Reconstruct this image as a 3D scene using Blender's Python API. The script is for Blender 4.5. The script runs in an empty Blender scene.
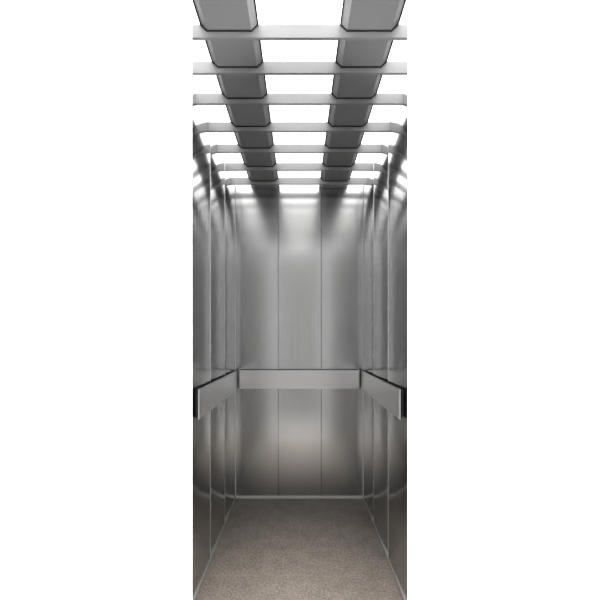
import bpy, math
from mathutils import Vector

# ------------------------------------------------------------------ camera, world, lights, exposure
S = bpy.context.scene
COL = S.collection
F = 304.6          # focal length in pixels of the 600 px frame
D = 2.38           # camera to back wall
EYE = 1.24
cd = bpy.data.cameras.new('camera'); cam = bpy.data.objects.new('camera', cd); COL.objects.link(cam)
cam.location = (0, 0, EYE); cam.rotation_euler = (math.pi/2, 0, 0)
cd.sensor_width = 36; cd.lens = F/600*36; cd.shift_x = 0.7/600; cd.shift_y = 39.5/600
cd.clip_start = 0.01
S.camera = cam
w = bpy.data.worlds.new('world'); S.world = w; w.use_nodes = True
w.node_tree.nodes['Background'].inputs[0].default_value = (1.0, 0.99, 0.98, 1)
w.node_tree.nodes['Background'].inputs[1].default_value = 0.50
GLOW = 2.8
WALL_FILL = 110
FLOOR_FILL = 9
for sx in (-1, 1):                      # added unseen lights that whiten the landing wall, left and right of doorway
    ld = bpy.data.lights.new('added_wall_fill', 'AREA'); ld.shape = 'RECTANGLE'
    ld.size = 0.35; ld.size_y = 2.4; ld.energy = WALL_FILL
    lo = bpy.data.objects.new('added_wall_fill', ld); COL.objects.link(lo)
    lo.location = (sx*1.3, 0.35, 1.35)
    dirv = Vector((sx*0.66, 0.92, 1.35)) - lo.location
    lo.rotation_euler = dirv.to_track_quat('-Z', 'Y').to_euler()
ld = bpy.data.lights.new('added_floor_fill', 'AREA'); ld.shape = 'DISK'; ld.size = 0.3; ld.energy = FLOOR_FILL; ld.spread = math.radians(34)  # added light with no lamp in view, brightens the near floor
ld.color = (1, .98, .95)
lo = bpy.data.objects.new('added_floor_fill', ld); COL.objects.link(lo)
lo.location = (0, 0.0, 2.75); lo.rotation_euler = (Vector((0, 1.10, 0))-lo.location).to_track_quat('-Z', 'Y').to_euler()
vs = S.view_settings
vs.view_transform = 'Standard'; vs.look = 'None'; vs.gamma = 1; vs.use_curve_mapping = False
vs.exposure = 0.0

# ------------------------------------------------------------------ materials
def new_mat(name):
    m = bpy.data.materials.new(name); m.use_nodes = True
    nt = m.node_tree; return m, nt, nt.nodes['Principled BSDF']
def plain(name, col, rough=0.6, metal=0.0):
    m, nt, b = new_mat(name)
    b.inputs['Base Color'].default_value = (*col, 1); b.inputs['Roughness'].default_value = rough
    b.inputs['Metallic'].default_value = metal
    return m
def steel(name, val, rough, grain='z', var=0.035, bump=0.02, warm=0.0):
    """brushed stainless: fine grain along one axis changes tone, roughness and bump"""
    m, nt, b = new_mat(name); N = nt.nodes; L = nt.links
    b.inputs['Metallic'].default_value = 1
    tc = N.new('ShaderNodeTexCoord'); mp = N.new('ShaderNodeMapping'); L.new(tc.outputs['Object'], mp.inputs[0])
    sc = {'z': (300, 300, 1.2), 'x': (1.2, 300, 300), 'y': (300, 1.2, 300)}[grain]
    mp.inputs['Scale'].default_value = sc
    n1 = N.new('ShaderNodeTexNoise'); n1.inputs['Scale'].default_value = 1; n1.inputs['Detail'].default_value = 3
    L.new(mp.outputs[0], n1.inputs['Vector'])
    r = N.new('ShaderNodeMapRange'); L.new(n1.outputs['Fac'], r.inputs['Value'])
    r.inputs['From Min'].default_value = .3; r.inputs['From Max'].default_value = .7
    r.inputs['To Min'].default_value = val*(1-var); r.inputs['To Max'].default_value = val*(1+var)
    cb = N.new('ShaderNodeCombineColor')
    for i, k in enumerate((1.0+warm, 1.0, 1.0-warm)):
        mu = N.new('ShaderNodeMath'); mu.operation = 'MULTIPLY'; mu.inputs[1].default_value = k
        L.new(r.outputs[0], mu.inputs[0]); L.new(mu.outputs[0], cb.inputs[i])
    L.new(cb.outputs[0], b.inputs['Base Color'])
    r2 = N.new('ShaderNodeMapRange'); L.new(n1.outputs['Fac'], r2.inputs['Value'])
    r2.inputs['From Min'].default_value = .3; r2.inputs['From Max'].default_value = .7
    r2.inputs['To Min'].default_value = rough*.92; r2.inputs['To Max'].default_value = rough*1.08
    L.new(r2.outputs[0], b.inputs['Roughness'])
    if bump:
        bp = N.new('ShaderNodeBump'); bp.inputs['Strength'].default_value = bump; bp.inputs['Distance'].default_value = .002
        L.new(n1.outputs['Fac'], bp.inputs['Height']); L.new(bp.outputs[0], b.inputs['Normal'])
    return m
M_side = steel('brushed steel side panels', .62, .17, bump=0)
def pillowed(m, depth, power):
    """sheet metal formed to a soft curve across each panel: 'across' runs 0..1 from near to far edge"""
    nt = m.node_tree; N = nt.nodes; L = nt.links
    at = N.new('ShaderNodeAttribute'); at.attribute_name = 'across'
    a = N.new('ShaderNodeMath'); a.operation = 'SUBTRACT'; a.inputs[0].default_value = 1; L.new(at.outputs['Fac'], a.inputs[1])
    b = N.new('ShaderNodeMath'); b.operation = 'POWER'; b.inputs[1].default_value = power; L.new(a.outputs[0], b.inputs[0])
    c = N.new('ShaderNodeMath'); c.operation = 'MULTIPLY'; c.inputs[1].default_value = -depth; L.new(b.outputs[0], c.inputs[0])
    bp = N.new('ShaderNodeBump'); bp.inputs['Strength'].default_value = 1; bp.inputs['Distance'].default_value = 1
    L.new(c.outputs[0], bp.inputs['Height']); L.new(bp.outputs[0], N['Principled BSDF'].inputs['Normal'])
M_pillow = steel('formed brushed steel side panels', .57, .14, bump=0); pillowed(M_pillow, .019, 2.2)
M_bead = steel('bright steel seam bead', .7, .35, bump=0)
M_back = steel('brushed steel back panels', .58, .24, bump=0)
M_rail = steel('brushed steel handrail', .74, .32, 'x', .025, .004)
M_railside = steel('brushed steel side handrail', .74, .32, 'y', .025, .004)
M_beam = plain('satin grey steel beams', (.27,.27,.27), .5, .3)
M_cap = plain('light steel end cap', (.45,.45,.45), .5, .2)
M_chan = plain('grey satin channel', (.24,.24,.245), .55, .4)
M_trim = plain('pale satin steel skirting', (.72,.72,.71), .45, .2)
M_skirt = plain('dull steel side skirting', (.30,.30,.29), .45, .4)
M_black = plain('matt black', (.008, .008, .008), .7)  # for brackets, and for the shaded gaps at rails and channels
M_dark = plain('dark seam', (.02, .02, .02), .6)
M_shell = plain('grey painted cabin shell', (.35, .35, .36), .5)
M_white = plain('white plaster', (.92, .92, .92), .85)

m, nt, b = new_mat('luminous diffuser'); M_glow = m
b.inputs['Base Color'].default_value = (.9, .9, .9, 1)
b.inputs['Emission Color'].default_value = (1, .995, .99, 1); b.inputs['Emission Strength'].default_value = GLOW

def floor_mat():
    m, nt, b = new_mat('mottled brown vinyl'); N = nt.nodes; L = nt.links
    tc = N.new('ShaderNodeTexCoord')
    n1 = N.new('ShaderNodeTexNoise'); n1.inputs['Scale'].default_value = 95; n1.inputs['Detail'].default_value = 4; n1.inputs['Roughness'].default_value = .7
    n2 = N.new('ShaderNodeTexNoise'); n2.inputs['Scale'].default_value = 14; n2.inputs['Detail'].default_value = 3
    L.new(tc.outputs['Object'], n1.inputs['Vector']); L.new(tc.outputs['Object'], n2.inputs['Vector'])
    mx = N.new('ShaderNodeMath'); mx.operation = 'MULTIPLY_ADD'; mx.inputs[1].default_value = .22
    L.new(n2.outputs['Fac'], mx.inputs[0]); L.new(n1.outputs['Fac'], mx.inputs[2])
    cr = N.new('ShaderNodeValToRGB'); L.new(mx.outputs[0], cr.inputs[0])
    cr.color_ramp.elements[0].position = .44; cr.color_ramp.elements[0].color = (.074, .064, .056, 1)
    cr.color_ramp.elements[1].position = .80; cr.color_ramp.elements[1].color = (.235, .203, .176, 1)
    br = N.new('ShaderNodeTexBrick'); L.new(tc.outputs['Object'], br.inputs['Vector'])
    br.offset = 0; br.inputs['Scale'].default_value = 1; br.inputs['Brick Width'].default_value = .2; br.inputs['Row Height'].default_value = .2
    br.inputs['Mortar Size'].default_value = .0015; br.inputs['Mortar Smooth'].default_value = .3
    br.inputs['Color1'].default_value = (1, 1, 1, 1); br.inputs['Color2'].default_value = (.92, .92, .91, 1); br.inputs['Mortar'].default_value = (1.12, 1.1, 1.08, 1)
    mm = N.new('ShaderNodeMix'); mm.data_type = 'RGBA'; mm.blend_type = 'MULTIPLY'; mm.inputs[0].default_value = 1
    L.new(cr.outputs[0], mm.inputs[6]); L.new(br.outputs['Color'], mm.inputs[7])
    L.new(mm.outputs[2], b.inputs['Base Color']); b.inputs['Roughness'].default_value = .5
    bp = N.new('ShaderNodeBump'); bp.inputs['Strength'].default_value = .15; bp.inputs['Distance'].default_value = .002
    L.new(n1.outputs['Fac'], bp.inputs['Height']); L.new(bp.outputs[0], b.inputs['Normal'])
    return m
M_floor = floor_mat()
def landing_mat():
    m, nt, b = new_mat('pale landing tile'); N = nt.nodes; L = nt.links
    tc = N.new('ShaderNodeTexCoord')
    br = N.new('ShaderNodeTexBrick'); L.new(tc.outputs['Object'], br.inputs['Vector'])
    br.offset = 0; br.inputs['Scale'].default_value = 1; br.inputs['Brick Width'].default_value = .6; br.inputs['Row Height'].default_value = .6
    br.inputs['Mortar Size'].default_value = .002
    br.inputs['Color1'].default_value = (.20, .195, .19, 1); br.inputs['Color2'].default_value = (.18, .175, .17, 1); br.inputs['Mortar'].default_value = (.15, .15, .15, 1)
    L.new(br.outputs['Color'], b.inputs['Base Color']); b.inputs['Roughness'].default_value = .4
    return m

# ------------------------------------------------------------------ mesh helpers
class MB:
    def __init__(s): s.v = []; s.f = []
    def box(s, x0, x1, y0, y1, z0, z1):
        n = len(s.v)
        s.v += [(x, y, z) for z in (z0, z1) for y in (y0, y1) for x in (x0, x1)]
        s.f += [tuple(n+i for i in q) for q in ((0,2,3,1),(4,5,7,6),(0,1,5,4),(2,6,7,3),(0,4,6,2),(1,3,7,5))]
        return s
    def extrude(s, prof, fn, a, b_):
        """closed profile list of 2D points, fn(p, t) -> 3D"""
        n = len(s.v); k = len(prof)
        s.v += [fn(p, a) for p in prof] + [fn(p, b_) for p in prof]
        for i in range(k):
            j = (i+1) % k; s.f.append((n+i, n+j, n+k+j, n+k+i))
        s.f.append(tuple(n+i for i in reversed(range(k)))); s.f.append(tuple(n+k+i for i in range(k)))
        return s
    def build(s, name, mat, parent=None, loc=(0,0,0), bevel=0, smooth=None):
        me = bpy.data.meshes.new(name)
        me.from_pydata([tuple(Vector(p)-Vector(loc)) for p in s.v], [], s.f); me.validate()
        import bmesh
        bm = bmesh.new(); bm.from_mesh(me); bmesh.ops.recalc_face_normals(bm, faces=bm.faces)
        if bevel: bmesh.ops.bevel(bm, geom=list(bm.edges), offset=bevel, segments=2, affect='EDGES', clamp_overlap=True)
        if smooth is not None:
            for f in bm.faces: f.smooth = True
            for e in bm.edges:
                if len(e.link_faces) == 2 and e.calc_face_angle(0) > smooth: e.smooth = False
        bm.to_mesh(me); bm.free()
        me.materials.append(mat)
        o = bpy.data.objects.new(name, me); COL.objects.link(o)
        if parent is not None:
            o.parent = parent; o.location = Vector(loc) - parent_world(parent)
        else: o.location = loc
        return o
def parent_world(p):
    v = Vector(p.location)
    while p.parent: p = p.parent; v += Vector(p.location)
    return v
def struct(o): o['kind'] = 'structure'; return o
def thing(name, label, cat, loc, group=None):
    o = bpy.data.objects.new(name, None); COL.objects.link(o); o.location = loc
    o.empty_display_size = .05; o['label'] = label; o['category'] = cat
    if group: o['group'] = group
    return o

# ------------------------------------------------------------------ dimensions
W = 0.5                       # half width
FRONT0, FRONT1 = 0.92, 0.985  # landing wall faces
OPEN = 107.0/F*FRONT0
OP = {-1: 107.2/F*FRONT0, 1: 108.4/F*FRONT0}         # half width of doorway at the landing face
ZB = EYE + 1.153              # underside of the beams
ZT = ZB + 0.050               # top of the beams = luminous plane
SEAMS = [1.047, 1.380, 1.7125, 2.0465, D]   # side panel seams

# ------------------------------------------------------------------ shell
struct(MB().box(-W-.03, W+.03, FRONT1-.065, D+.04, -.03, 0).build('floor', M_floor))
struct(MB().box(-2.6, 2.6, -2.6, FRONT0-.005, -.03, -.001).build('floor', landing_mat()))
cl = struct(MB().box(-W-.03, W+.03, FRONT1, D+.04, ZT+.03, ZT+.06).build('ceiling', M_shell))
# landing wall with doorway: splayed reveals, lintel
H0 = 2.345
def front(name, pts):
    mb = MB(); mb.extrude(pts, lambda p, t: (p[0], p[1], t), 0, 3.0)
    return mb
mb = MB()
for sx in (-1, 1):
    mb.extrude([(sx*OP[sx], FRONT0), (sx*2.6, FRONT0), (sx*2.6, FRONT1-.004), (sx*(OPEN+.05), FRONT1-.004), (sx*(OP[sx]+.003), FRONT0+.006)],
               lambda p, t: (p[0], p[1], t), 0, 3.0)
mb.extrude([(FRONT0, H0), (FRONT0, 3.0), (FRONT1-.004, 3.0), (FRONT1-.004, H0+.03)], lambda p, t: (t, p[0], p[1]), -OP[-1], OP[1])
struct(mb.build('wall_front', M_white))
# steel return panels inside the cabin on both sides of the doorway
fr = struct(MB().box(-OPEN-.06, OPEN+.06, FRONT1-.003, FRONT1+.012, H0+.04, ZT).build('trim_1', M_side))
for sx in (-1, 1):
    xs = sorted((sx*(OPEN+.06), sx*W))
    MB().box(xs[0], xs[1], FRONT1-.003, FRONT1+.012, 0, ZT).build('return_panel', M_side, fr)

# side walls: backing shell with pillowed steel panels
def pillow(t):
    """inward set-back of a panel's face, 0 = flush, t = 0 near edge .. 1 far edge"""
    return 0.012*(1-t)**2
for sx, nm in ((-1, 'wall_left'), (1, 'wall_right')):
    xs = sorted((sx*(W+.015), sx*(W+.04)))
    wl = struct(MB().box(xs[0], xs[1], FRONT1, D+.04, 0, ZT+.03).build(nm, M_shell))
    for y in SEAMS[:-1]:
        k = 8; prof = [(sx*(W-.0016*math.sin(math.pi*j/k)), y-.0018*math.cos(math.pi*j/k)) for j in range(k+1)] + [(sx*(W+.012), y+.0025), (sx*(W+.012), y-.0025)]
        MB().extrude(prof, lambda p, t: (p[0], p[1], t), 0.0, ZT).build('seam_bead', M_bead, wl, smooth=.6)
    for i in range(4):
        y0, y1 = SEAMS[i]+.0012, SEAMS[i+1]-.0012
        if i == 3: y1 = D
        if i == 0: y0 = FRONT1+.012
        n = 28; prof = []
        for k in range(n+1):
            t = k/n; prof.append((sx*(W+pillow(t)), y0+(y1-y0)*t))
        prof += [(sx*(W+.015), y1), (sx*(W+.015), y0)]
        pn = MB().extrude(prof, lambda p, t: (p[0], p[1], t), 0.0, ZT).build('wall_panel', M_pillow, wl, smooth=math.radians(25))
        me = pn.data
        at = me.attributes.new('across', 'FLOAT', 'POINT')
        for v in me.vertices: at.data[v.index].value = min(1, max(0, (v.co.y-SEAMS[i])/(SEAMS[i+1]-SEAMS[i])))
# back wall
bw = struct(MB().box(-W, W, D+.012, D+.04, 0, ZT+.03).build('wall_back', M_dark))
bx = [-W, (278.2-299.3)/128, (321.3-299.3)/128, W]
for i in range(3):
    x0, x1 = bx[i]+(.0018 if i else .003), bx[i+1]-(.0018 if i < 2 else .003)
    n = 36; prof = []
    for k in range(n+1):
        t = k/n; e = min(t, 1-t); a = max(0, (.22-(t if i == 0 else 1-t))/.22) if i != 1 else 0
        prof.append((x0+(x1-x0)*t, D+.0022*a*a))
    prof += [(x1, D+.012), (x0, D+.012)]
    MB().extrude(prof, lambda p, t: (p[0], p[1], t), 0.0, ZT).build('wall_panel', M_back, bw, smooth=math.radians(25))
# skirting
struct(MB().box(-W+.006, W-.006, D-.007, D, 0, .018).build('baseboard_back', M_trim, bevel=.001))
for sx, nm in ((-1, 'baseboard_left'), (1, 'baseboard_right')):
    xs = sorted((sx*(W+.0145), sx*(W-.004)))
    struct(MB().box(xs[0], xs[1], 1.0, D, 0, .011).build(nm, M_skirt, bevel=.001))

# ------------------------------------------------------------------ ceiling
BY = [.489*D, .554*D, .6255*D, .708*D, .788*D, .872*D, .951*D]
edges = [FRONT1] + BY + [D]
for i in range(8):            # white diffusers between the beams
    MB().box(-W-.014, W+.014, edges[i]+(.004 if i else 0), edges[i+1]-.0005, ZT, ZT+.012).build('light_diffuser', M_glow, cl)
ordn = ['nearest', 'second nearest', 'third nearest', 'middle', 'fifth', 'sixth', 'farthest']
desc = ['nearest and largest brushed steel ceiling bar, topmost in the photo',
        'second brushed steel ceiling bar from the doorway, behind the topmost bar',
        'third steel ceiling bar from the doorway, first whose ends reach the side walls',
        'fourth steel ceiling bar from the doorway, middle one of the seven',
        'fifth steel ceiling bar from the doorway, third one before the back wall',
        'sixth steel ceiling bar from the doorway, last but one before the back wall',
        'farthest and thinnest looking steel ceiling bar, just in front of the back wall']
for y, lb in zip(BY, desc):
    t = thing('cross_bar', lb, 'bar', (0, y, ZB), 'steel bars across the luminous ceiling')
    MB().box(-W-.014, W+.014, y, y+.004, ZB+.003, ZT+.012).build('face_plate', M_beam, t, (0, y, ZB))
    MB().box(-W-.014, W+.014, y, y+.010, ZB, ZB+.003).build('bottom_lip', M_chan, t, (0, y, ZB))
# channels
CX, HW1, HW0, ZC, CH = .267, .107, .084, ZB+.027, .022
for sx, lb in ((-1, 'left grey steel channel spanning the luminous ceiling from front to back'),
               (1, 'right grey steel channel spanning the luminous ceiling from front to back')):
    t = thing('ceiling_channel', lb, 'channel', (sx*CX, 1.0, ZC), 'steel channels along the ceiling')
    def P(g):   # outline grown by g
        return [(-HW1-g, ZT), (-HW1-g, ZC+CH-g*.4), (-HW0-g*.4, ZC-g), (HW0+g*.4, ZC-g), (HW1+g, ZC+CH-g*.4), (HW1+g, ZT)]
    for i in range(8):
        y0, y1 = edges[i]+(.010 if i else .012), edges[i+1]-.0005
        fn = lambda p, q: (sx*CX+p[0], q, p[1])
        s = MB().extrude(P(0), fn, y0, y1-.003).build('channel_section', M_chan, t)
        if i < 7: MB().extrude(P(.005), fn, y1-.0030, y1).build('gap_line', M_black, s)  # black rim stands in for the shadow gap at each bar
        for q in (-1, 1):
            MB().box(*sorted((sx*CX+q*(HW1), sx*CX+q*(HW1+.005))), y0, y1-.0035, ZC+CH-.002, ZT-.0005).build('side_gap_line', M_black, s)  # black strips draw the shadow gap along the channel sides

# ------------------------------------------------------------------ handrails
Z0, Z1 = .857, 1.001
def bracket(mb, x0, x1, y0, y1): mb.box(x0, x1, y0, y1, Z0+.04, Z1-.04)
for sx, lb in ((-1, 'flat brushed steel handrail along the left side wall'), (1, 'flat brushed steel handrail along the right side wall')):
    t = thing('handrail', lb, 'handrail', (sx*.489, 1.9, Z0), 'flat steel handrails around the cabin')
    a = sorted((sx*.478, sx*.486)); rp = MB().box(a[0], a[1], 1.467, 2.352, Z0, Z1).build('rail_plate', M_railside, t, bevel=.0008)
    MB().box(a[0], a[1], 1.4655, 1.467, Z0, Z1).build('gap_line', M_black, rp)  # black line for the dark groove before the end cap
    MB().box(a[0]+.001, a[1]-.001, 1.459, 1.4655, Z0, Z1).build('end_cap', M_cap, rp)
    a = sorted((sx*.4865, sx*.494)); MB().box(a[0], a[1], 1.462, 2.352, Z0+.002, Z1+.003).build('gap_shade', M_black, t)  # black strip in place of the shade between rail and wall
    for y in (1.475, 1.90, 2.30):
        a = sorted((sx*.492, sx*.506)); MB().box(a[0], a[1], y, y+.03, Z0+.01, Z1-.004).build('bracket', M_black, t)
t = thing('handrail', 'flat brushed steel handrail across the back wall', 'handrail', (0, D-.01, Z0), 'flat steel handrails around the cabin')
MB().box(-.459, .459, D-.027, D-.021, Z0+.002, Z1+.002).build('rail_plate', M_rail, t, bevel=.0008)
MB().box(-.459, .459, D-.0205, D-.012, Z0+.004, Z1+.006).build('gap_shade', M_black, t)  # black strip painting the shade behind the back rail
for x in (-.44, -.015, .41):
    MB().box(x, x+.03, D-.012, D+.002, Z0+.01, Z1-.004).build('bracket', M_black, t)
